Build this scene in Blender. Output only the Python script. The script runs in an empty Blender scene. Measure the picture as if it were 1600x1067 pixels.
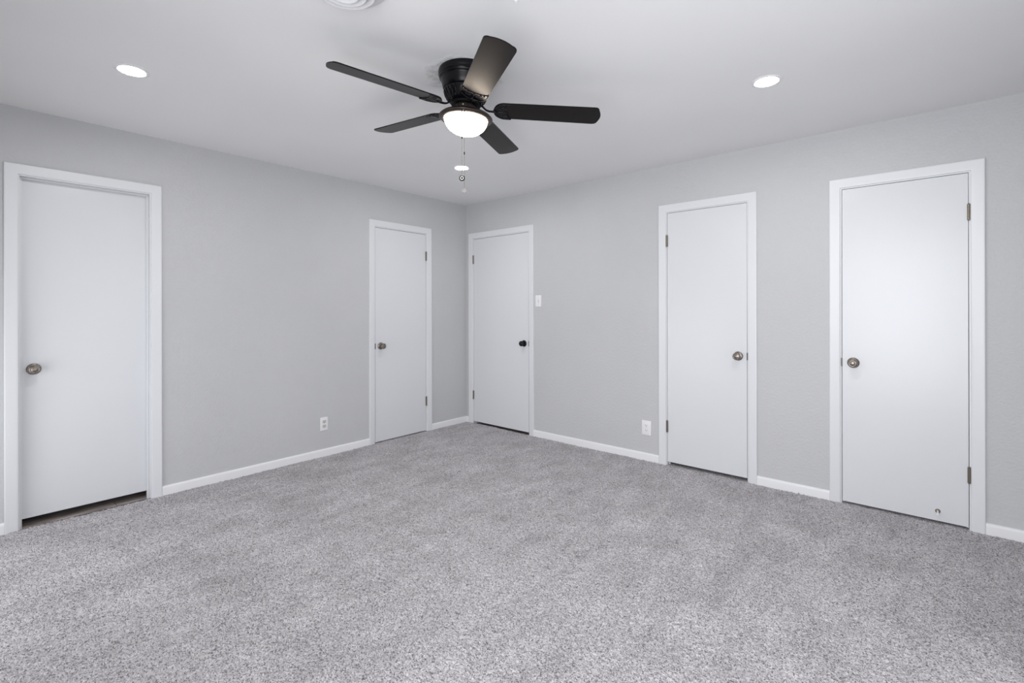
import bpy, bmesh, math, random
import numpy as np
from mathutils import Vector, Matrix

random.seed(7)
PI = math.pi
SC = bpy.context.scene
COL = SC.collection

# ------------------------------------------------------------------ camera
YAW = 0.713791
cam_data = bpy.data.cameras.new('camera')
cam = bpy.data.objects.new('camera', cam_data)
COL.objects.link(cam)
cam_data.sensor_fit = 'HORIZONTAL'
cam_data.sensor_width = 36.0
cam_data.lens = 757.956 / 1600 * 36.0
cam_data.shift_y = -(533.5 - 482.5) / 1600
cam_data.clip_start = 0.01
cam.matrix_world = (Matrix.Translation((3.98663, -3.81419, 1.27149)) @ Matrix.Rotation(YAW, 4, 'Z')
                    @ Matrix.Rotation(PI / 2, 4, 'X') @ Matrix.Rotation(-0.001914, 4, 'Z'))
SC.camera = cam

# ------------------------------------------------------------------ world, lights, exposure
W_X, L_Y, H = 4.42, 4.28, 2.44          # room: x 0..W_X, y -L_Y..0, z 0..H
world = bpy.data.worlds.new('sky')
SC.world = world
world.use_nodes = True
bg = world.node_tree.nodes['Background']
bg.inputs['Color'].default_value = (0.75, 0.87, 1.0, 1)
bg.inputs['Strength'].default_value = 0.6

SC.view_settings.view_transform = 'Standard'
SC.view_settings.look = 'None'
SC.view_settings.gamma = 1.0
SC.view_settings.use_curve_mapping = False
SC.view_settings.exposure = 0.0

WIN_BACK = (3.00, 4.37, 0.25, 2.20)     # x0, x1, z0, z1 in the wall behind the camera; unseen, sized for its light
WIN_SIDE = (-2.88, -1.47, 0.10, 2.10)   # y0, y1, z0, z1 in the wall right of the camera; unseen, placed for its light
WIN_FILL = (0.20, 1.55, 0.12, 1.25)     # x0, x1, z0, z1, made-up second back window, added to brighten the left ceiling
P_BACK, P_SIDE, P_FILL = 50.5, 8.5, 11.0
SPREAD = 163.0
DAYLIGHT = (0.955, 0.965, 1.0)


def area(name, loc, rot, sx, sy, power):  # area light flush before an unseen window, standing in for daylight
    d = bpy.data.lights.new(name, 'AREA')
    d.shape = 'RECTANGLE'
    d.size, d.size_y = sx, sy
    d.energy = power
    d.color = DAYLIGHT
    d.spread = math.radians(SPREAD)     # narrowed to balance doors and walls against the ceiling
    o = bpy.data.objects.new(name, d)
    COL.objects.link(o)
    o.location = loc
    o.rotation_euler = rot
    return o


area('back_window_fill', ((WIN_BACK[0] + WIN_BACK[1]) / 2, -L_Y + 0.004, (WIN_BACK[2] + WIN_BACK[3]) / 2),
     (PI / 2, 0, 0), WIN_BACK[1] - WIN_BACK[0], WIN_BACK[3] - WIN_BACK[2], P_BACK)
area('side_window_fill', (W_X - 0.004, (WIN_SIDE[0] + WIN_SIDE[1]) / 2, (WIN_SIDE[2] + WIN_SIDE[3]) / 2),
     (PI / 2, 0, PI / 2), WIN_SIDE[1] - WIN_SIDE[0], WIN_SIDE[3] - WIN_SIDE[2], P_SIDE)
area('second_window_fill', ((WIN_FILL[0] + WIN_FILL[1]) / 2, -L_Y + 0.004, (WIN_FILL[2] + WIN_FILL[3]) / 2),
     (PI / 2, 0, 0), WIN_FILL[1] - WIN_FILL[0], WIN_FILL[3] - WIN_FILL[2], P_FILL)  # added fill light for the made-up second window

LAMP_STRENGTH = 235.0
BOWL_STRENGTH = 18.0

# ------------------------------------------------------------------ materials


class NT:
    def __init__(self, name):
        self.m = bpy.data.materials.new(name)
        self.m.use_nodes = True
        self.t = self.m.node_tree
        self.b = self.t.nodes['Principled BSDF']
        self.out = self.t.nodes['Material Output']

    def n(self, kind, **kw):
        nd = self.t.nodes.new(kind)
        for k, v in kw.items():
            if k.startswith('i_'):
                nd.inputs[k[2:].replace('_', ' ')].default_value = v
            else:
                setattr(nd, k, v)
        return nd

    def l(self, a, b):
        self.t.links.new(a, b)

    def coord(self):
        return self.n('ShaderNodeTexCoord').outputs['Object']

    def noise(self, vec, scale, detail=2.0, rough=0.5):
        nd = self.n('ShaderNodeTexNoise')
        nd.inputs['Scale'].default_value = scale
        nd.inputs['Detail'].default_value = detail
        nd.inputs['Roughness'].default_value = rough
        self.l(vec, nd.inputs['Vector'])
        return nd.outputs['Fac']

    def ramp(self, fac, stops):
        nd = self.n('ShaderNodeValToRGB')
        r = nd.color_ramp
        while len(r.elements) < len(stops):
            r.elements.new(0.5)
        for e, (p, c) in zip(r.elements, stops):
            e.position = p
            e.color = (c, c, c, 1) if not isinstance(c, tuple) else (*c, 1)
        self.l(fac, nd.inputs['Fac'])
        return nd.outputs['Color']

    def math(self, op, a, b=None):
        nd = self.n('ShaderNodeMath', operation=op)
        for i, v in enumerate((a, b)):
            if v is None:
                continue
            if isinstance(v, (int, float)):
                nd.inputs[i].default_value = v
            else:
                self.l(v, nd.inputs[i])
        return nd.outputs[0]

    def mix(self, fac, a, b, mode='MIX'):
        nd = self.n('ShaderNodeMix', data_type='RGBA', blend_type=mode)
        for sock, v in ((nd.inputs[0], fac), (nd.inputs[6], a), (nd.inputs[7], b)):
            if isinstance(v, (int, float)):
                sock.default_value = v
            elif isinstance(v, tuple):
                sock.default_value = (*v, 1)
            else:
                self.l(v, sock)
        return nd.outputs[2]

    def bump(self, height, strength, dist, prev=None):
        nd = self.n('ShaderNodeBump')
        nd.inputs['Strength'].default_value = strength
        nd.inputs['Distance'].default_value = dist
        self.l(height, nd.inputs['Height'])
        if prev is not None:
            self.l(prev, nd.inputs['Normal'])
        return nd.outputs['Normal']


def simple(name, col, rough=0.5, metal=0.0, spec=0.5):
    k = NT(name)
    k.b.inputs['Base Color'].default_value = (*col, 1)
    k.b.inputs['Roughness'].default_value = rough
    k.b.inputs['Metallic'].default_value = metal
    k.b.inputs['Specular IOR Level'].default_value = spec
    return k


def painted(name, col, rough, var=0.03, bump=0.05, scale=60.0, dist=0.002):
    k = simple(name, col, rough)
    v = k.coord()
    c = k.ramp(k.noise(v, 1.7, 3), [(0.3, tuple(x * (1 - var) for x in col)), (0.7, tuple(min(1, x * (1 + var)) for x in col))])
    k.l(c, k.b.inputs['Base Color'])
    k.l(k.bump(k.noise(v, scale, 3), bump, dist), k.b.inputs['Normal'])
    return k.m


M = {}


def make_materials():
    # grey wall paint over orange-peel texture
    k = simple('grey_wall_paint', (0.5, 0.5, 0.51), 0.62, spec=0.35)
    v = k.coord()
    col = k.ramp(k.noise(v, 1.3, 2), [(0.3, (0.568, 0.571, 0.579)), (0.7, (0.590, 0.593, 0.601))])
    k.l(col, k.b.inputs['Base Color'])
    blobs = k.ramp(k.noise(v, 62, 2, 0.55), [(0.42, 0.0), (0.62, 1.0)])
    n1 = k.bump(blobs, 0.42, 0.0018)
    n2 = k.bump(k.noise(v, 210, 2), 0.20, 0.0008, n1)
    k.l(n2, k.b.inputs['Normal'])
    M['wall'] = k.m
    # ceiling, with a rough plaster mend round the fan
    k = simple('ceiling_paint', (0.6, 0.6, 0.6), 0.75, spec=0.25)
    v = k.coord()
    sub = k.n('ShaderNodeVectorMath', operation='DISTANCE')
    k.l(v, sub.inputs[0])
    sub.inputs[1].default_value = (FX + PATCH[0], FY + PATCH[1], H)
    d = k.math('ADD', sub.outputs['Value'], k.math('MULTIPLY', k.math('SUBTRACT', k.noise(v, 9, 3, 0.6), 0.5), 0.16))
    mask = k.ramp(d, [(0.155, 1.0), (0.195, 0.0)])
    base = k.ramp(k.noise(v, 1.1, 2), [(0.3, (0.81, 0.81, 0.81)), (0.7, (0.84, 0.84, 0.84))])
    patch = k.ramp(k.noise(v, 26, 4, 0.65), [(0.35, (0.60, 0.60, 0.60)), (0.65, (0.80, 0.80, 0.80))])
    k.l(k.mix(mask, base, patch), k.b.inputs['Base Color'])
    n1 = k.bump(k.noise(v, 5, 4, 0.5), 0.10, 0.012)
    rough = k.math('MULTIPLY', k.noise(v, 45, 5, 0.7), mask)
    n2 = k.bump(rough, 0.9, 0.010, n1)
    k.l(n2, k.b.inputs['Normal'])
    M['ceiling'] = k.m
    M['door'] = painted('white_door_paint', (0.738, 0.750, 0.770), 0.28, 0.008, 0.025, 24, 0.002)
    M['trim'] = painted('white_trim_paint', (0.770, 0.780, 0.797), 0.34, 0.008, 0.03, 40, 0.0015)
    M['base'] = painted('white_baseboard_paint', (0.86, 0.86, 0.87), 0.4, 0.01, 0.04, 40, 0.0015)
    M['plastic'] = simple('white_plastic', (0.86, 0.86, 0.86), 0.3).m
    M['fobpale'] = simple('pale_grey_enamel', (0.33, 0.33, 0.34), 0.3).m
    M['slot'] = simple('dark_slot', (0.03, 0.03, 0.03), 0.6).m
    M['receptacle'] = simple('grey_receptacle', (0.62, 0.61, 0.59), 0.4).m
    M['lampwhite'] = simple('white_enamel', (0.80, 0.80, 0.81), 0.35).m
    M['ductgrey'] = simple('duct_grey', (0.40, 0.40, 0.41), 0.7).m
    M['vent'] = simple('vent_enamel', (0.68, 0.68, 0.69), 0.4).m
    M['ivory'] = simple('ivory_rubber', (0.80, 0.77, 0.66), 0.5).m
    # antique nickel
    k = simple('antique_nickel', (0.36, 0.32, 0.28), 0.30, 1.0)
    v = k.coord()
    k.l(k.ramp(k.noise(v, 60, 3), [(0.3, (0.20, 0.175, 0.15)), (0.7, (0.34, 0.30, 0.265))]), k.b.inputs['Base Color'])
    M['nickel'] = k.m
    M['chrome'] = simple('bright_steel', (0.62, 0.60, 0.57), 0.22, 1.0).m
    M['darkmetal'] = simple('dark_plated_metal', (0.10, 0.09, 0.085), 0.4, 0.8).m
    M['hinge'] = simple('hinge_metal', (0.27, 0.235, 0.195), 0.30, 1.0).m
    M['blackmetal'] = simple('black_metal', (0.006, 0.006, 0.007), 0.25, 0.0, 0.35).m
    # fan
    k = simple('satin_black_housing', (0.0035, 0.0035, 0.005), 0.27, 0.0, 0.22)
    M['housing'] = k.m
    M['fanvent'] = simple('black_vent_slot', (0.003, 0.003, 0.0035), 0.5, 0.0, 0.15).m
    k = simple('dark_bronze', (0.05, 0.038, 0.032), 0.36, 0.55)
    v = k.coord()
    k.l(k.ramp(k.noise(v, 300, 2), [(0.35, (0.022, 0.016, 0.0135)), (0.65, (0.040, 0.030, 0.025))]), k.b.inputs['Base Color'])
    M['bronze'] = k.m
    k = simple('espresso_blade', (0.02, 0.017, 0.016), 0.31, 0.0, 0.17)
    k.b.inputs['Specular Tint'].default_value = (1.0, 0.86, 0.78, 1)
    v = k.coord()
    mp = k.n('ShaderNodeMapping')
    mp.inputs['Scale'].default_value = (60, 60, 60)
    k.l(v, mp.inputs['Vector'])
    g = k.noise(mp.outputs['Vector'], 3.0, 4, 0.6)
    k.l(k.ramp(g, [(0.3, (0.0050, 0.0045, 0.0049)), (0.7, (0.0090, 0.0080, 0.0084))]), k.b.inputs['Base Color'])
    k.l(k.bump(g, 0.12, 0.0008), k.b.inputs['Normal'])
    M['blade'] = k.m
    # lit things
    for nm, col, st in (('lit_lens', (1.0, 0.99, 0.97), LAMP_STRENGTH), ('lit_bowl', (1.0, 0.86, 0.71), BOWL_STRENGTH)):
        k = simple(nm, (0.9, 0.9, 0.9), 0.3)
        k.b.inputs['Emission Color'].default_value = (*col, 1)
        k.b.inputs['Emission Strength'].default_value = st
        M[nm] = k.m
    # clear fob / window pane
    k = NT('window_glass')
    tr = k.n('ShaderNodeBsdfTransparent')
    gl = k.n('ShaderNodeBsdfGlossy')
    gl.inputs['Roughness'].default_value = 0.02
    mx = k.n('ShaderNodeMixShader')
    fr = k.n('ShaderNodeFresnel')
    fr.inputs['IOR'].default_value = 1.45
    k.l(fr.outputs[0], mx.inputs[0])
    k.l(tr.outputs[0], mx.inputs[1])
    k.l(gl.outputs[0], mx.inputs[2])
    k.l(mx.outputs[0], k.out.inputs['Surface'])
    M['glass'] = k.m
    # carpet
    k = simple('grey_heather_carpet', (0.4, 0.39, 0.4), 0.95, spec=0.1)
    v = k.coord()
    vo = k.n('ShaderNodeTexVoronoi', feature='F1')
    vo.inputs['Scale'].default_value = 235
    k.l(v, vo.inputs['Vector'])
    sp = k.n('ShaderNodeSeparateColor')
    k.l(vo.outputs['Color'], sp.inputs[0])
    yarn = k.ramp(sp.outputs[0], [(0.0, (0.17, 0.158, 0.165)), (0.20, (0.43, 0.410, 0.423)), (0.55, (0.63, 0.607, 0.625)), (1.0, (0.80, 0.775, 0.795))])
    fine = k.ramp(k.noise(v, 420, 2), [(0.3, 0.72), (0.7, 1.15)])
    c1 = k.mix(1.0, yarn, fine, 'MULTIPLY')
    big = k.ramp(k.noise(v, 3.2, 5, 0.62), [(0.32, (0.86, 0.855, 0.855)), (0.66, (1.06, 1.06, 1.065))])
    mp = k.n('ShaderNodeMapping')
    mp.inputs['Scale'].default_value = (5.5, 1.4, 1.0)
    k.l(v, mp.inputs['Vector'])
    tracks = k.ramp(k.noise(mp.outputs['Vector'], 1.6, 4, 0.6), [(0.36, (0.90, 0.895, 0.90)), (0.62, (1.05, 1.05, 1.05))])
    c2 = k.mix(1.0, k.mix(1.0, c1, big, 'MULTIPLY'), tracks, 'MULTIPLY')
    k.l(c2, k.b.inputs['Base Color'])
    inv = k.math('SUBTRACT', 1.0, vo.outputs['Distance'])
    n1 = k.bump(inv, 0.8, 0.003)
    n2 = k.bump(k.noise(v, 300, 3), 0.6, 0.003, n1)
    k.l(n2, k.b.inputs['Normal'])
    k.b.inputs['Sheen Weight'].default_value = 0.15
    M['carpet'] = k.m
    # dark vinyl planks
    k = simple('dark_brown_planks', (0.1, 0.08, 0.07), 0.4)
    v = k.coord()
    mp = k.n('ShaderNodeMapping')
    mp.inputs['Scale'].default_value = (3.0, 26.0, 1.0)
    k.l(v, mp.inputs['Vector'])
    g = k.noise(mp.outputs['Vector'], 2.2, 6, 0.65)
    br = k.n('ShaderNodeTexBrick')
    br.inputs['Scale'].default_value = 1.0
    br.inputs['Brick Width'].default_value = 0.9
    br.inputs['Row Height'].default_value = 0.15
    br.inputs['Mortar Size'].default_value = 0.002
    br.inputs['Color1'].default_value = (0.85, 0.85, 0.85, 1)
    br.inputs['Color2'].default_value = (1.35, 1.35, 1.35, 1)
    br.inputs['Mortar'].default_value = (0.3, 0.3, 0.3, 1)
    k.l(v, br.inputs['Vector'])
    gc = k.ramp(g, [(0.32, (0.20, 0.165, 0.15)), (0.5, (0.48, 0.42, 0.39)), (0.68, (0.78, 0.71, 0.67))])
    k.l(k.mix(1.0, gc, br.outputs['Color'], 'MULTIPLY'), k.b.inputs['Base Color'])
    M['planks'] = k.m
    M['strip'] = simple('dark_edge_strip', (0.06, 0.055, 0.055), 0.5).m


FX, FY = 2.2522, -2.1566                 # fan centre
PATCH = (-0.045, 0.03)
make_materials()

# ------------------------------------------------------------------ mesh helpers


def mesh_obj(name, bm, mat, parent=None, smooth=False, angle=None):
    bmesh.ops.recalc_face_normals(bm, faces=bm.faces)
    me = bpy.data.meshes.new(name)
    bm.to_mesh(me)
    bm.free()
    o = bpy.data.objects.new(name, me)
    COL.objects.link(o)
    for m in (mat if isinstance(mat, (list, tuple)) else [mat]):
        me.materials.append(M[m])
    if smooth:
        for p in me.polygons:
            p.use_smooth = True
        if angle is not None:
            me.set_sharp_from_angle(angle=angle)
    if parent is not None:
        o.parent = parent
    return o


def empty(name, loc, rz=0.0):
    o = bpy.data.objects.new(name, None)
    COL.objects.link(o)
    o.empty_display_size = 0.1
    o.location = loc
    o.rotation_euler = (0, 0, rz)
    return o


def tag(o, label=None, cat=None, group=None, kind=None):
    if label:
        o['label'] = label
    if cat:
        o['category'] = cat
    if group:
        o['group'] = group
    if kind:
        o['kind'] = kind
    return o


def box(bm, x0, x1, y0, y1, z0, z1, bevel=0.0, seg=2):
    vs = [bm.verts.new((x, y, z)) for x in (x0, x1) for y in (y0, y1) for z in (z0, z1)]
    idx = [(0, 1, 3, 2), (4, 6, 7, 5), (0, 4, 5, 1), (2, 3, 7, 6), (0, 2, 6, 4), (1, 5, 7, 3)]
    fs = [bm.faces.new([vs[i] for i in f]) for f in idx]
    if bevel > 0:
        es = list({e for f in fs for e in f.edges})
        bmesh.ops.bevel(bm, geom=es, offset=bevel, segments=seg, profile=0.5, affect='EDGES')
    return bm


def prism(bm, pts, axis_fn, d0, d1, bevel=0.0, seg=2):
    """extrude a 2-D outline; axis_fn(u, v, d) gives the 3-D point; bevels the d0 rim"""
    a = [bm.verts.new(axis_fn(u, v, d0)) for u, v in pts]
    b = [bm.verts.new(axis_fn(u, v, d1)) for u, v in pts]
    fa = bm.faces.new(a)
    bm.faces.new(b[::-1])
    n = len(pts)
    for i in range(n):
        bm.faces.new((a[i], b[i], b[(i + 1) % n], a[(i + 1) % n]))
    if bevel > 0:
        bmesh.ops.bevel(bm, geom=list(fa.edges), offset=bevel, segments=seg, profile=0.5, affect='EDGES')
    return bm


def lathe(bm, prof, seg=48, fn=None, mat=0):
    """revolve (r, z) about z; fn maps the point"""
    fn = fn or (lambda p: p)
    rings = []
    for r, z in prof:
        if r < 1e-6:
            rings.append([bm.verts.new(fn(Vector((0, 0, z))))])
        else:
            rings.append([bm.verts.new(fn(Vector((r * math.cos(2 * PI * i / seg), r * math.sin(2 * PI * i / seg), z)))) for i in range(seg)])
    for A, B in zip(rings, rings[1:]):
        if len(A) == 1 and len(B) == 1:
            continue
        for i in range(seg):
            j = (i + 1) % seg
            if len(A) == 1:
                f = bm.faces.new((A[0], B[i], B[j]))
            elif len(B) == 1:
                f = bm.faces.new((A[i], B[0], A[j]))
            else:
                f = bm.faces.new((A[i], B[i], B[j], A[j]))
            f.material_index = mat
    return bm


def tube(bm, pts, rad, seg=8, flat=1.0):
    """sweep a circle (flattened in z by flat) along points; rad may be a list"""
    pts = [Vector(p) for p in pts]
    rings = []
    for i, p in enumerate(pts):
        t = (pts[min(i + 1, len(pts) - 1)] - pts[max(i - 1, 0)]).normalized()
        up = Vector((0, 0, 1)) if abs(t.z) < 0.95 else Vector((1, 0, 0))
        s = t.cross(up).normalized()
        u = s.cross(t).normalized()
        r = rad[i] if isinstance(rad, (list, tuple)) else rad
        rings.append([bm.verts.new(p + s * r * math.cos(2 * PI * k / seg) + u * r * flat * math.sin(2 * PI * k / seg)) for k in range(seg)])
    for A, B in zip(rings, rings[1:]):
        for k in range(seg):
            bm.faces.new((A[k], A[(k + 1) % seg], B[(k + 1) % seg], B[k]))
    bm.faces.new(rings[0][::-1])
    bm.faces.new(rings[-1])
    return bm


def ball(bm, c, r, seg=10, sz=1.0):
    m = Matrix.Translation(c) @ Matrix.Diagonal((1, 1, sz, 1))
    bmesh.ops.create_uvsphere(bm, u_segments=seg, v_segments=max(6, seg // 2 + 2), radius=r, matrix=m)
    return bm


def wall_mesh(name, u0, u1, z0, z1, thick, holes, loc, rz, label):
    """wall in local x (along), y (0 room face .. thick), z with rectangular holes"""
    us = sorted({u0, u1, *[h[0] for h in holes], *[h[1] for h in holes]})
    zs = sorted({z0, z1, *[h[2] for h in holes], *[h[3] for h in holes]})
    us = [u for u in us if u0 <= u <= u1]
    zs = [z for z in zs if z0 <= z <= z1]

    def solid(i, j):
        if i < 0 or j < 0 or i >= len(us) - 1 or j >= len(zs) - 1:
            return False
        uc, zc = (us[i] + us[i + 1]) / 2, (zs[j] + zs[j + 1]) / 2
        return not any(h[0] < uc < h[1] and h[2] < zc < h[3] for h in holes)
    bm = bmesh.new()
    cache = {}

    def V(u, y, z):
        key = (round(u, 5), round(y, 5), round(z, 5))
        if key not in cache:
            cache[key] = bm.verts.new((u, y, z))
        return cache[key]

    def Q(*p):
        bm.faces.new([V(*q) for q in p])
    for i in range(len(us) - 1):
        for j in range(len(zs) - 1):
            if not solid(i, j):
                continue
            a, b, c, d = us[i], us[i + 1], zs[j], zs[j + 1]
            Q((a, 0, c), (b, 0, c), (b, 0, d), (a, 0, d))
            Q((a, thick, c), (a, thick, d), (b, thick, d), (b, thick, c))
            if not solid(i - 1, j):
                Q((a, 0, c), (a, 0, d), (a, thick, d), (a, thick, c))
            if not solid(i + 1, j):
                Q((b, 0, c), (b, thick, c), (b, thick, d), (b, 0, d))
            if not solid(i, j - 1):
                Q((a, 0, c), (a, thick, c), (b, thick, c), (b, 0, c))
            if not solid(i, j + 1):
                Q((a, 0, d), (b, 0, d), (b, thick, d), (a, thick, d))
    o = mesh_obj(name, bm, 'wall')
    o.location = loc
    o.rotation_euler = (0, 0, rz)
    return tag(o, label, 'wall', kind='structure')


# ------------------------------------------------------------------ room layout
# each doorway: wall side, clear opening along the wall (y for left, x for right), casing width, reveal, slab bottom z
CH = 2.050
DOORS = [
    dict(n=1, side='left', a=-3.559, b=-2.938, cw=0.058, rv=0.005, z0=0.040, hinge=None, knob='l', recess=True, wood=True),
    dict(n=2, side='left', a=-1.192, b=-0.578, cw=0.059, rv=0.007, z0=0.008, hinge='r', knob='l', recess=False, wood=False),
    dict(n=3, side='right', a=0.113, b=0.907, cw=0.059, rv=0.007, z0=0.021, hinge='l', knob='r', recess=False, wood=True),
    dict(n=4, side='right', a=2.353, b=2.963, cw=0.059, rv=0.007, z0=0.026, hinge='l', knob='r', recess=False, wood=False),
    dict(n=5, side='right', a=3.538, b=4.147, cw=0.059, rv=0.007, z0=0.013, hinge='r', knob='l', recess=False, wood=False),
]
JT = 0.018          # jamb thickness
WT = 0.115          # wall thickness
FZ = -0.03          # structural floor level, below the pile


def door_frame_loc(d):
    if d['side'] == 'left':
        return (0, d['a'], 0), PI / 2
    return (d['a'], 0, 0), 0.0


holesL = [(d['a'] - JT, d['b'] + JT, FZ, CH + JT) for d in DOORS if d['side'] == 'left']
holesR = [(d['a'] - JT, d['b'] + JT, FZ, CH + JT) for d in DOORS if d['side'] == 'right']
wall_mesh('wall_left', -L_Y - WT, 0, FZ, H, WT, holesL, (0, 0, 0), PI / 2, 'grey textured wall on the left with two white doors')
wall_mesh('wall_right', -WT, W_X + WT, FZ, H, WT, holesR, (0, 0, 0), 0, 'grey textured wall on the right with three white doors')
# wall behind the camera: local x runs along -x
wall_mesh('wall_back', -W_X, 0, FZ, H, WT, [(-WIN_BACK[1], -WIN_BACK[0], WIN_BACK[2], WIN_BACK[3]), (-WIN_FILL[1], -WIN_FILL[0], WIN_FILL[2], WIN_FILL[3])], (0, -L_Y, 0), PI, 'grey wall behind the camera with windows placed to light the room')
wall_mesh('wall_side', 0, L_Y + WT, FZ, H, WT, [(-WIN_SIDE[1], -WIN_SIDE[0], WIN_SIDE[2], WIN_SIDE[3])], (W_X, 0, 0), -PI / 2, 'grey wall at the right of the camera with a window placed to light the room')

bm = bmesh.new()
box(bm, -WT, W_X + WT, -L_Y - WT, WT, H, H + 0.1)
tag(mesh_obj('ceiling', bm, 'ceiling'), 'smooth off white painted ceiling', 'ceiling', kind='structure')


# carpet: dense tufted sheet
def carpet():
    step = 0.0055
    nx, ny = int(W_X / step) + 1, int(L_Y / step) + 1
    xs = np.linspace(0.0, W_X, nx)
    ys = np.linspace(-L_Y, 0.0, ny)
    rng = np.random.default_rng(3)
    X, Y = np.meshgrid(xs, ys)
    jit = step * 0.36
    inner = np.zeros_like(X, bool)
    inner[1:-1, 1:-1] = True
    X = X + np.where(inner, rng.uniform(-jit, jit, X.shape), 0)
    Y = Y + np.where(inner, rng.uniform(-jit, jit, X.shape), 0)
    Z = -0.0015 + rng.normal(0, 0.0021, X.shape)
    # soft undulation of the pile
    Z += 0.0022 * np.sin(X * 5.1 + 1.3 * np.sin(Y * 3.7)) * np.sin(Y * 4.3 + 1.1 * np.sin(X * 2.9))
    co = np.stack([X, Y, Z], -1).reshape(-1, 3)
    i = np.arange(nx * ny).reshape(ny, nx)
    q = np.stack([i[:-1, :-1], i[:-1, 1:], i[1:, 1:], i[1:, :-1]], -1).reshape(-1, 4)
    cs, qs = [co], [q]
    base = len(co)
    for d in DOORS:                       # carpet running on into the closets
        if d['wood']:
            continue
        st = 0.012
        n1, n2 = int((d['b'] - d['a'] + 2 * JT) / st) + 1, 40
        u = np.linspace(d['a'] - JT, d['b'] + JT, n1)
        w = np.linspace(0.0, 0.48, n2)
        U, Wd = np.meshgrid(u, w)
        Z2 = -0.002 + rng.normal(0, 0.0019, U.shape)
        c2 = np.stack([U, Wd, Z2], -1) if d['side'] == 'right' else np.stack([-Wd, U, Z2], -1)
        c2 = c2.reshape(-1, 3)
        i2 = np.arange(n1 * n2).reshape(n2, n1) + base
        cs.append(c2)
        qs.append(np.stack([i2[:-1, :-1], i2[:-1, 1:], i2[1:, 1:], i2[1:, :-1]], -1).reshape(-1, 4))
        base += len(c2)
    co = np.concatenate(cs).astype(np.float32)
    q = np.concatenate(qs).astype(np.int32)
    me = bpy.data.meshes.new('floor')
    me.vertices.add(len(co))
    me.vertices.foreach_set('co', co.ravel())
    me.loops.add(q.size)
    me.loops.foreach_set('vertex_index', q.ravel())
    me.polygons.add(len(q))
    me.polygons.foreach_set('loop_start', np.arange(0, q.size, 4, dtype=np.int32))
    me.polygons.foreach_set('use_smooth', np.ones(len(q), bool))
    me.update(calc_edges=True)
    me.materials.append(M['carpet'])
    o = bpy.data.objects.new('floor', me)
    COL.objects.link(o)
    return tag(o, 'light grey heathered cut pile carpet covering the room floor', 'carpet', kind='structure')


carpet()


# spaces beyond the doors: plank floor or closet, closed off by added plain walls that keep sky light out
def beyond(d):
    loc, rz = door_frame_loc(d)
    w = d['b'] - d['a']
    x0, x1 = -0.12, w + 0.12
    dep = 1.1 if d['wood'] else 0.5
    bm = bmesh.new()
    t = 0.02
    zf = -0.034
    box(bm, x0 - t, x0, WT, dep, zf, 2.3)
    box(bm, x1, x1 + t, WT, dep, zf, 2.3)
    box(bm, x0 - t, x1 + t, dep, dep + t, zf, 2.3)
    box(bm, x0 - t, x1 + t, WT, dep + t, 2.3, 2.3 + t)
    box(bm, x0 - t, x1 + t, 0.0 if not d['wood'] else WT, dep + t, zf - 0.02, zf)
    o = mesh_obj('wall_beyond', bm, 'wall')
    o.location, o.rotation_euler = loc, (0, 0, rz)
    tag(o, 'plain wall added behind door %d to keep sky light out' % d['n'], 'wall', kind='structure')
    if d['wood']:
        bm = bmesh.new()
        box(bm, -JT, w + JT, 0.0, WT, -0.034, -0.012)
        box(bm, x0, x1, WT, dep, -0.034, -0.012)
        o = mesh_obj('floor_hall', bm, 'planks')
        o.location, o.rotation_euler = loc, (0, 0, rz)
        tag(o, 'dark brown wood plank floor showing under the %s' % ('leftmost door' if d['n'] == 1 else 'door in the far corner'), 'floor', kind='structure')
        bm = bmesh.new()
        box(bm, 0.0, w, -0.003, 0.003, -0.012, -0.0005)
        o = mesh_obj('trim_6' if d['n'] == 1 else 'trim_7', bm, 'strip')
        o.location, o.rotation_euler = loc, (0, 0, rz)
        tag(o, 'thin dark strip along the carpet edge under the %s' % ('leftmost door' if d['n'] == 1 else 'door in the far corner'), 'threshold', kind='structure')


for d in DOORS:
    beyond(d)


# ------------------------------------------------------------------ door casings and doors
def along_y(p):             # lathe axis z -> local -y (out of the wall into the room)
    return Vector((p.x, -p.z, p.y))


KNOB_PROF = [(0.0, 0.0), (0.0330, 0.0), (0.0335, 0.0025), (0.0320, 0.0055), (0.0275, 0.0085), (0.0180, 0.0105), (0.0135, 0.0125),
             (0.0120, 0.017), (0.0120, 0.027), (0.0150, 0.031), (0.0215, 0.035), (0.0262, 0.041), (0.0272, 0.047), (0.0258, 0.0525),
             (0.0225, 0.0560), (0.0205, 0.0562), (0.0190, 0.0545), (0.0165, 0.0545), (0.0130, 0.0565), (0.0070, 0.0580), (0.0, 0.0585)]


def make_knob(parent, x, y, z, mat):
    bm = bmesh.new()
    lathe(bm, [(r, h) for r, h in KNOB_PROF if h >= 0.0105], 40, lambda p: along_y(p) + Vector((x, y, z)))
    kn = mesh_obj('door_knob', bm, mat, parent, True, 0.9)
    bm = bmesh.new()
    lathe(bm, [(r, h) for r, h in KNOB_PROF if h <= 0.0125], 40, lambda p: along_y(p) + Vector((x, y, z)))
    ro = mesh_obj('rosette', bm, mat, kn, True, 0.9)
    return kn


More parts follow.
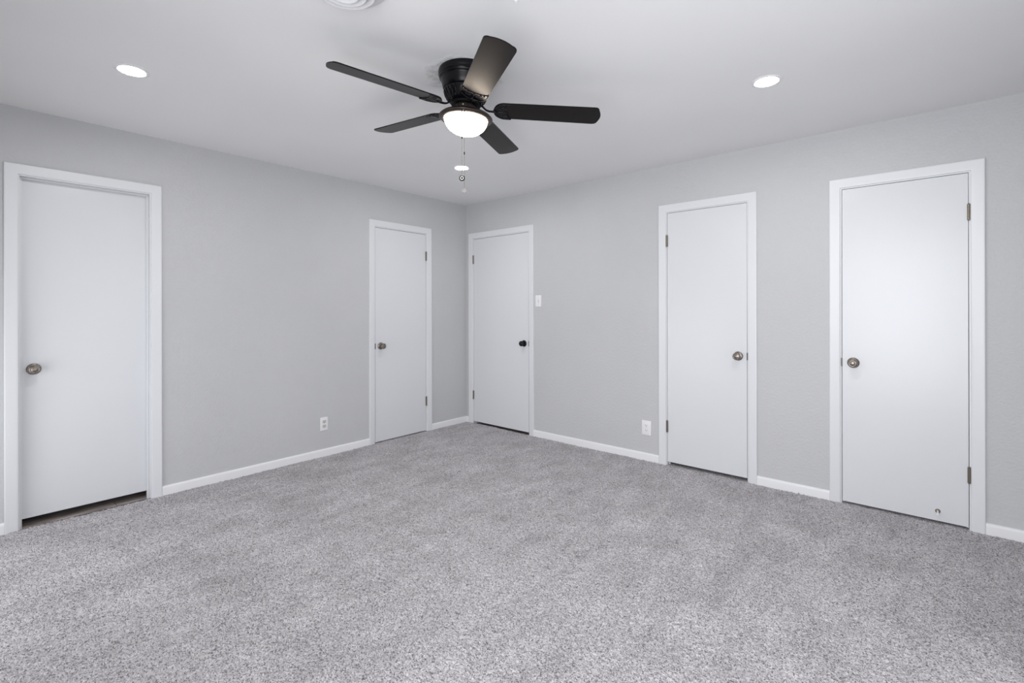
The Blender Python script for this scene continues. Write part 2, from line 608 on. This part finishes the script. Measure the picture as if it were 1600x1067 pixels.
def make_hinge(parent, x, zc, dark=False):
    bm = bmesh.new()
    hh = 0.0455
    r = 0.0062
    prof = []
    n = 5
    for i in range(n):
        z0 = -hh + 2 * hh * i / n
        z1 = -hh + 2 * hh * (i + 1) / n
        prof += [(r * 0.86, z0), (r, z0 + 0.0009), (r, z1 - 0.0009), (r * 0.86, z1)]
    prof = [(0.0, -hh - 0.004), (r * 0.6, -hh - 0.0035), (r * 0.8, -hh - 0.001)] + prof + [(r * 0.8, hh + 0.001), (r * 0.6, hh + 0.0035), (0.0, hh + 0.004)]
    lathe(bm, prof, 14, lambda p: p + Vector((x, -0.006, zc)))
    hg = mesh_obj('hinge', bm, 'hinge', parent, True, 0.7)
    bm = bmesh.new()
    box(bm, x - 0.0075, x + 0.0075, -0.0022, 0.0006, zc - hh, zc + hh)
    mesh_obj('hinge_leaf', bm, 'hinge', hg)
    return hg


LABEL_DOOR = {
    1: 'white flush door at the far left, set back in its frame, with wood floor showing under it',
    2: 'narrow white flush door on the left wall near the corner, hinged on its right',
    3: 'wide white flush door in the far corner with a black knob, beside the light switch',
    4: 'white flush door in the middle of the right wall, beside the low outlet, hinged on its left',
    5: 'bright white flush door at the far right with a small doorstop near its bottom edge',
}
LABEL_TRIM = {
    1: 'white casing around the far left door, stepped on its inner edge',
    2: 'white casing around the narrow door on the left wall near the corner',
    3: 'white casing around the corner door with the black knob',
    4: 'white casing around the middle door of the right wall',
    5: 'white casing around the door at the far right',
}
KNOB_Z = 0.919


def make_door(d):
    loc, rz = door_frame_loc(d)
    w = d['b'] - d['a']
    cw, rv = d['cw'], d['rv']
    zb = -0.012
    # casing
    zi = CH + rv
    # mitred casing: a tapered profile swept up, across and down the opening
    prof = [(0.0, 0.0), (0.0, -0.0062), (0.0012, -0.0080), (0.0035, -0.0090), (0.012, -0.0102), (cw - 0.008, -0.0142),
            (cw - 0.0035, -0.0145), (cw - 0.0010, -0.0132), (cw, -0.0108), (cw, 0.0)]
    bm = bmesh.new()
    cols = []
    for o_, y_ in prof:
        cols.append([bm.verts.new(p) for p in ((-rv - o_, y_, zb), (-rv - o_, y_, zi + o_), (w + rv + o_, y_, zi + o_), (w + rv + o_, y_, zb))])
    n_ = len(cols)
    for i in range(n_):
        A, B = cols[i], cols[(i + 1) % n_]
        for j in range(3):
            bm.faces.new((A[j], A[j + 1], B[j + 1], B[j]))
    bm.faces.new([c[0] for c in cols])
    bm.faces.new([c[3] for c in cols][::-1])
    tr = mesh_obj('trim_%d' % d['n'], bm, 'trim', None, True, 0.6)
    tr.location, tr.rotation_euler = loc, (0, 0, rz)
    tag(tr, LABEL_TRIM[d['n']], 'door casing', kind='structure')
    # jamb lining
    bm = bmesh.new()
    zj = FZ + 0.008
    j = JT - 0.0005
    prism(bm, [(-j, zj), (-j, CH + j), (w + j, CH + j), (w + j, zj), (w, zj), (w, CH), (0, CH), (0, zj)],
          lambda u, v, q: (u, q, v), 0.0003, WT, 0.0015, 1)
    mesh_obj('jamb', bm, 'trim', tr)
    # stop bead
    y0, y1 = (0.040, 0.055) if d['recess'] else (0.038, 0.050)
    s = 0.011
    bm = bmesh.new()
    prism(bm, [(0, zj), (0, CH), (w, CH), (w, zj), (w - s, zj), (w - s, CH - s), (s, CH - s), (s, zj)],
          lambda u, v, q: (u, q, v), y0, y1, 0.0015, 1)
    mesh_obj('stop_bead', bm, 'trim', tr)
    # slab
    g = 0.003
    fy = 0.057 if d['recess'] else 0.0015
    bm = bmesh.new()
    box(bm, g, w - g, fy, fy + 0.035, d['z0'], CH - 0.004, 0.0016, 2)
    dr = mesh_obj('door_%d' % d['n'], bm, 'door')
    dr.location, dr.rotation_euler = loc, (0, 0, rz)
    tag(dr, LABEL_DOOR[d['n']], 'door', kind='structure')
    kx = g + 0.060 if d['knob'] == 'l' else w - g - 0.060
    kn = make_knob(dr, kx, fy, KNOB_Z, 'blackmetal' if d['n'] == 3 else 'nickel')
    if d['n'] == 3:
        tag(kn, 'black knob')
    if d['hinge']:
        hx = w - 0.0015 if d['hinge'] == 'r' else 0.0015
        for zc in (1.821, 0.314):
            make_hinge(dr, hx, zc)
        # strike plate lip on the latch side of the jamb
        sx = 0.0 if d['knob'] == 'l' else w
        sg = 1 if d['knob'] == 'l' else -1
        bm = bmesh.new()
        xa, xb = sorted((sx - sg * 0.0030, sx + sg * 0.0042))
        box(bm, xa, xb, -0.0030, 0.0012, KNOB_Z - 0.027, KNOB_Z + 0.027, 0.0006, 1)
        mesh_obj('strike_plate', bm, 'darkmetal', tr)
    if d['n'] == 5:
        # spring doorstop screwed to the door, near the floor
        px, pz = 0.472, 0.072
        f = lambda p: along_y(p) + Vector((px, fy, pz))
        bm = bmesh.new()
        lathe(bm, [(0, 0), (0.0125, 0), (0.0125, 0.002), (0.009, 0.006), (0.0055, 0.009), (0, 0.009)], 20, f)
        st = mesh_obj('doorstop', bm, 'nickel', dr, True, 0.8)
        tag(st, 'small metal and ivory doorstop')
        bm = bmesh.new()
        pts = []
        for i in range(160):
            t = i / 159
            an = t * 2 * PI * 12
            pts.append(f(Vector((0.0042 * math.cos(an), 0.0042 * math.sin(an), 0.008 + 0.046 * t))))
        tube(bm, pts, 0.0011, 6)
        mesh_obj('spring', bm, 'ivory', st, True)
        bm = bmesh.new()
        lathe(bm, [(0, 0.050), (0.0062, 0.050), (0.0072, 0.053), (0.0072, 0.064), (0.0055, 0.068), (0, 0.068)], 18, f)
        mesh_obj('rubber_tip', bm, 'plastic', st, True, 0.8)
        bm = bmesh.new()
        lathe(bm, [(0, 0.0), (0.0016, 0.0), (0.0016, 0.0006), (0, 0.0007)], 10, lambda p: along_y(p) + Vector((0.522, fy, 0.107)))
        mesh_obj('screw_hole', bm, 'receptacle', dr)


for d in DOORS:
    make_door(d)


# ------------------------------------------------------------------ baseboards
def baseboard(name, side, a, b, label):
    """a..b along the wall"""
    bm = bmesh.new()
    prof = [(0, -0.012), (-0.0125, -0.012), (-0.0125, 0.046), (-0.0115, 0.053), (-0.0085, 0.059), (-0.004, 0.062), (0, 0.062)]
    A = [bm.verts.new((a, p[0], p[1])) for p in prof]
    B = [bm.verts.new((b, p[0], p[1])) for p in prof]
    n = len(prof)
    for i in range(n):
        bm.faces.new((A[i], B[i], B[(i + 1) % n], A[(i + 1) % n]))
    bm.faces.new(A)
    bm.faces.new(B[::-1])
    o = mesh_obj(name, bm, 'base', None, True, 0.9)
    o.rotation_euler = (0, 0, {'left': PI / 2, 'right': 0, 'back': PI, 'side': -PI / 2}[side])
    o.location = {'left': (0, 0, 0), 'right': (0, 0, 0), 'back': (0, -L_Y, 0), 'side': (W_X, 0, 0)}[side]
    return tag(o, label, 'baseboard', kind='structure')


def co(n, k):
    d = DOORS[n - 1]
    return d['a'] - d['rv'] - d['cw'] if k == 'a' else d['b'] + d['rv'] + d['cw']


baseboard('baseboard_left', 'left', -L_Y, co(1, 'a'), 'short white baseboard left of the far left door')
baseboard('baseboard_left', 'left', co(1, 'b'), co(2, 'a'), 'long white baseboard under the outlet on the left wall')
baseboard('baseboard_left', 'left', co(2, 'b'), 0.0, 'short white baseboard between the left wall narrow door and the corner')
baseboard('baseboard_right', 'right', 0.0125, co(3, 'a'), 'sliver of white baseboard in the far corner')
baseboard('baseboard_right', 'right', co(3, 'b'), co(4, 'a'), 'long white baseboard under the outlet on the right wall')
baseboard('baseboard_right', 'right', co(4, 'b'), co(5, 'a'), 'short white baseboard between the two doors at the right')
baseboard('baseboard_right', 'right', co(5, 'b'), W_X, 'white baseboard right of the far right door')
baseboard('baseboard_back', 'back', -W_X, 0.0, 'white baseboard behind the camera')
baseboard('baseboard_side', 'side', 0.0, L_Y, 'white baseboard at the right of the camera')


# ------------------------------------------------------------------ unseen windows, put in to go with the area lights set before them
def window(n, w, z0, z1, loc, rz, label):
    root = empty('window_%d' % n, loc, rz)
    tag(root, label, 'window', kind='structure')
    h = z1 - z0
    fw = 0.035
    bm = bmesh.new()
    box(bm, 0.001, fw, 0.008, WT - 0.01, 0.001, h - 0.001)
    box(bm, w - fw, w - 0.001, 0.008, WT - 0.01, 0.001, h - 0.001)
    box(bm, fw, w - fw, 0.008, WT - 0.01, 0.001, fw)
    box(bm, fw, w - fw, 0.008, WT - 0.01, h - fw, h - 0.001)
    mesh_obj('window_frame', bm, 'trim', root)
    bm = bmesh.new()
    box(bm, fw, w - fw, 0.014, 0.040, h / 2 - 0.02, h / 2 + 0.02)
    box(bm, w / 2 - 0.02, w / 2 + 0.02, 0.014, 0.040, fw, h / 2 - 0.02)
    box(bm, w / 2 - 0.02, w / 2 + 0.02, 0.014, 0.040, h / 2 + 0.02, h - fw)
    mesh_obj('sash_bars', bm, 'trim', root)
    bm = bmesh.new()
    box(bm, fw, w - fw, 0.024, 0.028, fw, h - fw)
    mesh_obj('pane', bm, 'glass', root)
    bm = bmesh.new()
    box(bm, -0.04, w + 0.04, -0.03, -0.0005, -0.03, -0.003, 0.004)
    mesh_obj('window_sill', bm, 'trim', root)


window(1, WIN_BACK[1] - WIN_BACK[0], WIN_BACK[2], WIN_BACK[3], (WIN_BACK[1], -L_Y, WIN_BACK[2]), PI, 'unseen wide white framed window behind the camera, placed to light the room')
window(3, WIN_FILL[1] - WIN_FILL[0], WIN_FILL[2], WIN_FILL[3], (WIN_FILL[1], -L_Y, WIN_FILL[2]), PI, 'smaller unseen white framed window added behind the camera to light the room')
window(2, WIN_SIDE[1] - WIN_SIDE[0], WIN_SIDE[2], WIN_SIDE[3], (W_X, WIN_SIDE[1], WIN_SIDE[2]), -PI / 2, 'unseen white framed window at the right of the camera, placed to light the room')


# ------------------------------------------------------------------ switch and outlets
def plate_bm(w, h, t=0.0055):
    bm = bmesh.new()
    box(bm, -w / 2, w / 2, -t, 0.0, -h / 2, h / 2, 0.0022, 3)
    return bm


def screw(parent, x, z, y=-0.0055):
    bm = bmesh.new()
    lathe(bm, [(0.0032, 0.0), (0.0032, 0.0006), (0.0022, 0.0012), (0, 0.0013)], 12, lambda p: along_y(p) + Vector((x, y, z)))
    return mesh_obj('screw', bm, 'receptacle', parent, True, 0.9)


def outlet(loc, rz, w, h, label, face):
    root = empty('wall_outlet', loc, rz)
    tag(root, label, 'outlet', 'duplex wall outlets')
    mesh_obj('cover_plate', plate_bm(w, h), 'plastic', root, True, 0.6)
    for sz in (1, -1):
        zc = sz * 0.0195
        bm = bmesh.new()
        pts = []
        for i in range(28):
            an = 2 * PI * i / 28
            pts.append((max(-0.0170, min(0.0170, 0.0185 * math.cos(an))), max(-0.0135, min(0.0135, 0.0165 * math.sin(an))) + zc))
        prism(bm, pts, lambda u, v, q: (u, q, v), -0.0075, -0.005, 0.0008, 2)
        rc = mesh_obj('receptacle', bm, face, root, False)
        bm = bmesh.new()
        box(bm, -0.0080, -0.0058, -0.0079, -0.0070, zc - 0.0015, zc + 0.0075)
        box(bm, 0.0058, 0.0080, -0.0079, -0.0070, zc - 0.0005, zc + 0.0070)
        lathe(bm, [(0, 0.0070), (0.0026, 0.0070), (0.0026, 0.0079), (0, 0.0079)], 12, lambda p: along_y(p) + Vector((0, 0, zc - 0.0075)))
        mesh_obj('slots', bm, 'slot', rc)
    screw(root, 0, 0)
    return root


outlet((0, -1.704, 0.2785), PI / 2, 0.070, 0.114, 'white duplex outlet low on the left wall, with greyish sockets', 'receptacle')
outlet((2.175, 0, 0.272), 0.0, 0.082, 0.122, 'white duplex outlet low on the right wall beside the middle door', 'plastic')

sw = empty('light_switch', (1.032, 0, 1.349), 0.0)
tag(sw, 'white toggle light switch on the wall beside the corner door', 'light switch')
mesh_obj('cover_plate', plate_bm(0.072, 0.114), 'plastic', sw, True, 0.6)
bm = bmesh.new()
box(bm, -0.0052, 0.0052, -0.0065, -0.005, -0.0125, 0.0125)
mesh_obj('toggle_slot', bm, 'receptacle', sw)
bm = bmesh.new()
box(bm, -0.0036, 0.0036, -0.020, -0.004, -0.004, 0.004, 0.0012, 2)
for v in bm.verts:
    v.co.z += (v.co.y + 0.004) * 0.7
mesh_obj('toggle', bm, 'plastic', sw, True, 0.6)
screw(sw, 0, 0.030)
screw(sw, 0, -0.030)

# ------------------------------------------------------------------ recessed lights
LIGHTS = [((1.032, -3.237), 'round white recessed light in the ceiling at the left, near the leftmost door'),
          ((3.344, -1.068), 'round white recessed light at the right, before the two right hand doors'),
          ((1.045, -1.052), 'round white recessed light nearest the far corner, seen just below the fan')]
rl = empty('recessed_light', (*LIGHTS[0][0], H))
bm = bmesh.new()
lathe(bm, [(0.052, 0.0), (0.0535, -0.0035), (0.058, -0.0052), (0.066, -0.0045), (0.071, -0.0015), (0.0715, 0.0)], 56)
ring = mesh_obj('trim_ring', bm, 'lampwhite', rl, True, 0.9)
bm = bmesh.new()
lathe(bm, [(0.0, -0.0026), (0.035, -0.0025), (0.0525, -0.0018)], 56)
lens = mesh_obj('lens', bm, 'lit_lens', rl, True)
for i, (xy, lab) in enumerate(LIGHTS):
    o = rl
    if i:
        o = rl.copy()
        COL.objects.link(o)
        for ch in (ring, lens):
            c = ch.copy()
            c.parent = o
            COL.objects.link(c)
    o.location = (*xy, H)
    tag(o, lab, 'ceiling light', 'recessed ceiling lights')

# ------------------------------------------------------------------ round ceiling vent at the top edge
vent = empty('ceiling_vent', (2.409, -2.900, H))
tag(vent, 'round white stepped ceiling vent at the top edge, nearer than the fan', 'vent')
bm = bmesh.new()
lathe(bm, [(0.157, 0.0), (0.156, -0.004), (0.150, -0.010), (0.138, -0.015), (0.124, -0.019), (0.120, -0.018), (0.118, -0.012), (0.118, 0.0)], 72)
mesh_obj('outer_flange', bm, 'vent', vent, True, 0.9)
for r1, z1 in ((0.107, -0.038), (0.078, -0.045), (0.050, -0.050)):
    bm = bmesh.new()
    r0 = r1 - 0.020
    lathe(bm, [(r0, z1 + 0.024), (r0 + 0.006, z1 + 0.010), (r1 - 0.002, z1), (r1, z1 - 0.0012), (r1 + 0.0012, z1 + 0.0008),
               (r0 + 0.009, z1 + 0.013), (r0 + 0.003, z1 + 0.026)], 72)
    mesh_obj('louver_ring', bm, 'vent', vent, True, 0.9)
bm = bmesh.new()
lathe(bm, [(0, -0.052), (0.018, -0.051), (0.026, -0.046), (0.022, -0.030), (0.02, 0.0)], 40)
for an in (0.4, 0.4 + PI / 2, 0.4 + PI, 0.4 + 1.5 * PI):
    tube(bm, [(0.02 * math.cos(an), 0.02 * math.sin(an), -0.022), (0.119 * math.cos(an), 0.119 * math.sin(an), -0.012)], 0.003, 6)
mesh_obj('centre_cone', bm, 'vent', vent, True, 0.9)
bm = bmesh.new()
lathe(bm, [(0, -0.001), (0.119, -0.001)], 40)
mesh_obj('duct_opening', bm, 'ductgrey', vent)

# small ceiling hook at the very top of the frame
bm = bmesh.new()
lathe(bm, [(0.0, -0.003), (0.0055, -0.003), (0.0065, 0.0), (0.0, 0.0)], 16)
tube(bm, [(0, 0, 0), (0, 0, -0.006), (0.002, 0, -0.008), (0.005, 0, -0.009), (0.008, 0, -0.0075), (0.0085, 0, -0.005)], 0.0012, 8)
hk = mesh_obj('ceiling_hook', bm, 'plastic', None, True, 0.8)
hk.location = (2.795, -2.413, H)
tag(hk, 'tiny white hook in the ceiling at the top edge, right of the vent', 'hook')

# ------------------------------------------------------------------ ceiling fan
RV = Vector((math.cos(YAW), math.sin(YAW), 0))     # the fan hangs slightly out of level along this direction
TILT = -0.0643
fan = empty('ceiling_fan', (FX, FY, H))
tag(fan, 'black five blade ceiling fan with a lit bowl light and two pull chains', 'ceiling fan')


def lean(p):
    k = min(1.0, max(0.0, (-p.z - 0.004) / 0.03))
    return Vector((p.x, p.y, p.z + k * TILT * (p.x * RV.x + p.y * RV.y)))


def L(z):
    return z - H


bm = bmesh.new()
lathe(bm, [(0.0, L(2.4395)), (0.1315, L(2.4395)), (0.1330, L(2.436)), (0.1330, L(2.416)), (0.1318, L(2.4135)), (0.1318, L(2.4115)), (0.1330, L(2.4095)),
           (0.1325, L(2.4045)), (0.1300, L(2.4025)), (0.1295, L(2.4000)), (0.1305, L(2.3985)), (0.1290, L(2.3935)),
           (0.1240, L(2.3905)), (0.1225, L(2.3890)), (0.1215, L(2.3850)), (0.1160, L(2.3650)), (0.1120, L(2.3480)), (0.1085, L(2.3430)), (0.1055, L(2.3420)),
           (0.0, L(2.3420))], 72, lean)
mesh_obj('motor_housing', bm, 'housing', fan, True, 0.7)
# vented lower section with radial slots
bm = bmesh.new()
lathe(bm, [(0.100, L(2.3425)), (0.1060, L(2.339)), (0.1050, L(2.330)), (0.0985, L(2.310)), (0.0880, L(2.292)), (0.0740, L(2.283)), (0.060, L(2.280)), (0.0, L(2.280))], 72, lean)
vs_ = mesh_obj('motor_base', bm, 'housing', fan, True, 0.7)
bm = bmesh.new()
for i in range(30):
    an = 2 * PI * i / 30
    c, s = math.cos(an), math.sin(an)
    pr = [(0.1070, 2.333), (0.1035, 2.3165), (0.0940, 2.2985), (0.0800, 2.2855)]
    tube(bm, [lean(Vector((r * c, r * s, L(z)))) for r, z in pr], [0.0022, 0.0030, 0.0030, 0.0022], 6)
mesh_obj('cooling_fins', bm, 'housing', vs_, True)
# flywheel the blade arms are screwed to
bm = bmesh.new()
lathe(bm, [(0.0, L(2.281)), (0.070, L(2.281)), (0.072, L(2.279)), (0.072, L(2.271)), (0.070, L(2.269)), (0.0, L(2.269))], 48, lean)
mesh_obj('flywheel', bm, 'fanvent', fan, True, 0.7)
bm = bmesh.new()
lathe(bm, [(0.0, L(2.270)), (0.050, L(2.270)), (0.0535, L(2.267)), (0.0545, L(2.255)), (0.0545, L(2.242)), (0.0565, L(2.236)), (0.060, L(2.233)), (0.0, L(2.233))], 56, lean)
neck = mesh_obj('switch_housing', bm, 'bronze', fan, True, 0.7)
bm = bmesh.new()
lathe(bm, [(0.030, L(2.236)), (0.062, L(2.2355)), (0.085, L(2.2330)), (0.108, L(2.2270)), (0.122, L(2.2200)), (0.1295, L(2.2125)), (0.1318, L(2.2095)),
           (0.1305, L(2.2060)), (0.1260, L(2.2020)), (0.1190, L(2.1990)), (0.1120, L(2.1978)), (0.1088, L(2.1985)), (0.1078, L(2.2010)), (0.1075, L(2.2150)), (0.030, L(2.2200))], 72, lean)
mesh_obj('light_pan', bm, 'bronze', fan, True, 0.8)
bm = bmesh.new()
prof = [(0.1060, L(2.2130))]
for i in range(0, 17):
    an = (PI / 2) * i / 16
    prof.append((0.1065 * math.cos(an), L(2.203) - 0.0775 * math.sin(an)))
prof[-1] = (0.0, prof[-1][1])
lathe(bm, prof, 72, lean)
tag(mesh_obj('glass_bowl', bm, 'lit_bowl', fan, True), 'glowing frosted glass bowl')
# thumb screws holding the bowl
FV = Vector((-math.sin(YAW), math.cos(YAW), 0))
for k in range(3):
    an = math.atan2(-FV.y, -FV.x) + 0.02 + k * 2 * PI / 3
    c, s = math.cos(an), math.sin(an)
    bm = bmesh.new()
    tube(bm, [lean(Vector((r * c, r * s, L(2.2040)))) for r in (0.107, 0.122, 0.1225, 0.128)], [0.0014, 0.0014, 0.0034, 0.0034], 10)
    mesh_obj('thumb_screw', bm, 'blackmetal', fan, True, 0.8)

# blades and arms
PH0 = -0.0197
PITCH = -0.1924
ZB = L(2.2535)
R0, R1, HW = 0.140, 0.660, 0.0655


def blade_outline():
    pts = []
    # rounded root
    for i in range(0, 19):
        an = PI / 2 + PI * i / 18
        pts.append((R0 + 0.052 + 0.052 * math.cos(an), -(HW * 0.93) * math.sin(an) * -1))
    # lower edge to tip
    rc = 0.022
    top = []
    hw = HW
    for s in (-1, 1):
        arc = []
        for i in range(0, 8):
            t = (PI / 2) * i / 7
            arc.append((R1 - 0.010 - rc + rc * math.sin(t), (hw - rc + rc * math.cos(t))))
        if s == -1:
            low = [(x, -y) for x, y in arc]
        else:
            top = arc[::-1]
    mid = []
    for i in range(1, 8):
        y = -(hw - rc) + 2 * (hw - rc) * i / 8
        mid.append((R1 - 0.010 * (y / (hw - rc)) ** 2, y))
    return pts, low, mid, top


def blade_frame(k):
    a = YAW + PH0 + k * 2 * PI / 5
    u = Vector((math.cos(a), math.sin(a), 0))
    t = Vector((-math.sin(a), math.cos(a), 0))
    n = (t * -math.sin(PITCH) + Vector((0, 0, 1)) * math.cos(PITCH))
    side = t * math.cos(PITCH) + Vector((0, 0, 1)) * math.sin(PITCH)

    def f(r, s, h):
        p = u * r + side * s + n * h + Vector((0, 0, ZB))
        return Vector((p.x, p.y, p.z + TILT * (p.x * RV.x + p.y * RV.y)))
    return f


ROOT, LOW, MID, TOP = blade_outline()
OUT = ROOT + LOW + MID + TOP


def scroll(cx, cy, r0, turns, sgn, start):
    pts = []
    for i in range(26):
        t = i / 25
        an = start + sgn * turns * 2 * PI * t
        r = r0 * (1 - 0.72 * t)
        pts.append((cx + r * math.cos(an), cy + r * math.sin(an)))
    return pts


for k in range(5):
    f = blade_frame(k)
    bm = bmesh.new()
    prism(bm, OUT, lambda u, v, q: f(u, v, q), 0.0, 0.0055, 0.0012, 2)
    bl = mesh_obj('blade', bm, 'blade', fan, False)
    # arm: curved bar from the flywheel to the medallion under the blade root
    bm = bmesh.new()
    path = [(0.060, 0.0, 0.0260), (0.072, 0.0, 0.0255), (0.083, 0.0, 0.0200), (0.092, 0.0, 0.0100), (0.102, 0.0, 0.0015), (0.116, 0.0, -0.0035), (0.134, 0.0, -0.0045), (0.150, 0.0, -0.0040)]
    tube(bm, [f(*p) for p in path], [0.0085, 0.0085, 0.0075, 0.0065, 0.0062, 0.0065, 0.0075, 0.0085], 10, 0.7)
    arm = mesh_obj('blade_arm', bm, 'housing', bl, True)
    # medallion: U-shaped plate with raised rim and scrolls
    bm = bmesh.new()
    rim = [(R0 - 0.003 + 0.056 + 0.056 * math.cos(an), 0.064 * math.sin(an)) for an in [PI / 2 + PI * i / 22 for i in range(23)]]
    outline = [(0.222, 0.062)] + rim + [(0.222, -0.062), (0.214, -0.048), (0.204, -0.030), (0.200, 0.0), (0.204, 0.030), (0.214, 0.048)]
    prism(bm, outline, lambda u, v, q: f(u, v, q), -0.0030, -0.0002, 0.0008, 1)
    med = mesh_obj('medallion', bm, 'housing', bl, False)
    bm = bmesh.new()
    tube(bm, [f(x, y, -0.0036) for x, y in [(0.220, 0.059)] + [(x * 0.985 + 0.003, y * 0.93) for x, y in rim] + [(0.220, -0.059)]], 0.0026, 6)
    for sg in (1, -1):
        tube(bm, [f(x, y, -0.0036) for x, y in scroll(0.184, 0.022 * sg, 0.018, 1.15, sg, 0.3 * sg)], [0.0030 - 0.0012 * i / 25 for i in range(26)], 6)
    tube(bm, [f(x, y, -0.0036) for x, y in [(0.150, 0), (0.165, 0.004), (0.180, 0), (0.196, 0)]], 0.0030, 6)
    for px, py in ((0.205, 0.045), (0.205, -0.045), (0.160, 0.0)):
        c = f(px, py, -0.0040)
        ball(bm, c, 0.0048, 10, 0.55)
    mesh_obj('scrollwork', bm, 'blackmetal', bl, True)

# pull chains
NEARF = -FV


def chain(side, z_top, z_fob, conn):
    base = NEARF * 0.1175 + RV * side
    zt = z_top + TILT * side
    bm = bmesh.new()
    tube(bm, [(base.x, base.y, zt), (base.x, base.y, z_fob)], 0.0006, 5)
    z = zt
    while z > z_fob:
        bmesh.ops.create_icosphere(bm, subdivisions=1, radius=0.00125, matrix=Matrix.Translation((base.x, base.y, z)))
        z -= 0.0040
    c = mesh_obj('pull_chain', bm, 'nickel', fan, True)
    for cz in conn:
        bm = bmesh.new()
        lathe(bm, [(0, 0.007), (0.0016, 0.007), (0.0026, 0.004), (0.0026, -0.004), (0.0016, -0.007), (0, -0.007)], 12, lambda p: p + Vector((base.x, base.y, cz)))
        mesh_obj('connector', bm, 'blackmetal', c, True, 0.8)
    return c, base


c1, b1 = chain(-0.0070, L(2.2030), L(1.897), (L(2.199), L(2.074)))
c2, b2 = chain(0.0042, L(2.2030), L(1.838), (L(2.199), L(2.000)))
# dark disc fob with a lighter face, facing the room
ax = Matrix(((RV.x, 0, NEARF.x), (RV.y, 0, NEARF.y), (0, 1, 0))).to_4x4()


def disc_fn(base, z):
    return lambda p: Vector((base.x, base.y, z)) + RV * p.x + Vector((0, 0, 1)) * p.y + NEARF * p.z


bm = bmesh.new()
lathe(bm, [(0, -0.003), (0.0125, -0.003), (0.0138, -0.0015), (0.0138, 0.0015), (0.0125, 0.003), (0.0095, 0.003), (0.0090, 0.0022), (0.0045, 0.0022), (0.004, 0.003), (0, 0.003)], 28, disc_fn(b1, L(1.8835)))
fo = mesh_obj('fob', bm, 'blackmetal', c1, True, 0.7)
tag(fo, 'dark round fob')
bm = bmesh.new()
lathe(bm, [(0.0045, 0.0024), (0.009, 0.0024), (0.009, 0.0028), (0.0045, 0.0028), (0.0045, 0.0024)], 24, disc_fn(b1, L(1.8835)))
mesh_obj('fob_inlay', bm, 'chrome', c1, True, 0.7)
bm = bmesh.new()
lathe(bm, [(0.0088, -0.002), (0.0118, -0.002), (0.0125, 0.0), (0.0118, 0.002), (0.0088, 0.002), (0.0082, 0.0), (0.0088, -0.002)], 28, disc_fn(b2, L(1.8255)))
fo = mesh_obj('fob', bm, 'nickel', c2, True, 0.9)
tag(fo, 'pale ring shaped fob')
bm = bmesh.new()
lathe(bm, [(0, -0.0012), (0.0084, -0.0010), (0.0084, 0.0010), (0, 0.0012)], 24, disc_fn(b2, L(1.8255)))
mesh_obj('fob_inlay', bm, 'fobpale', c2, True, 0.9)
# bright chain outlet on the switch housing
bm = bmesh.new()
lathe(bm, [(0, 0.010), (0.0030, 0.010), (0.0045, 0.006), (0.0045, 0.0), (0, 0.0)], 14,
      lambda p: NEARF * (0.0535 + p.z) + RV * (p.x - 0.0065) + Vector((0, 0, L(2.254) + p.y)))
mesh_obj('chain_outlet', bm, 'chrome', neck, True, 0.8)
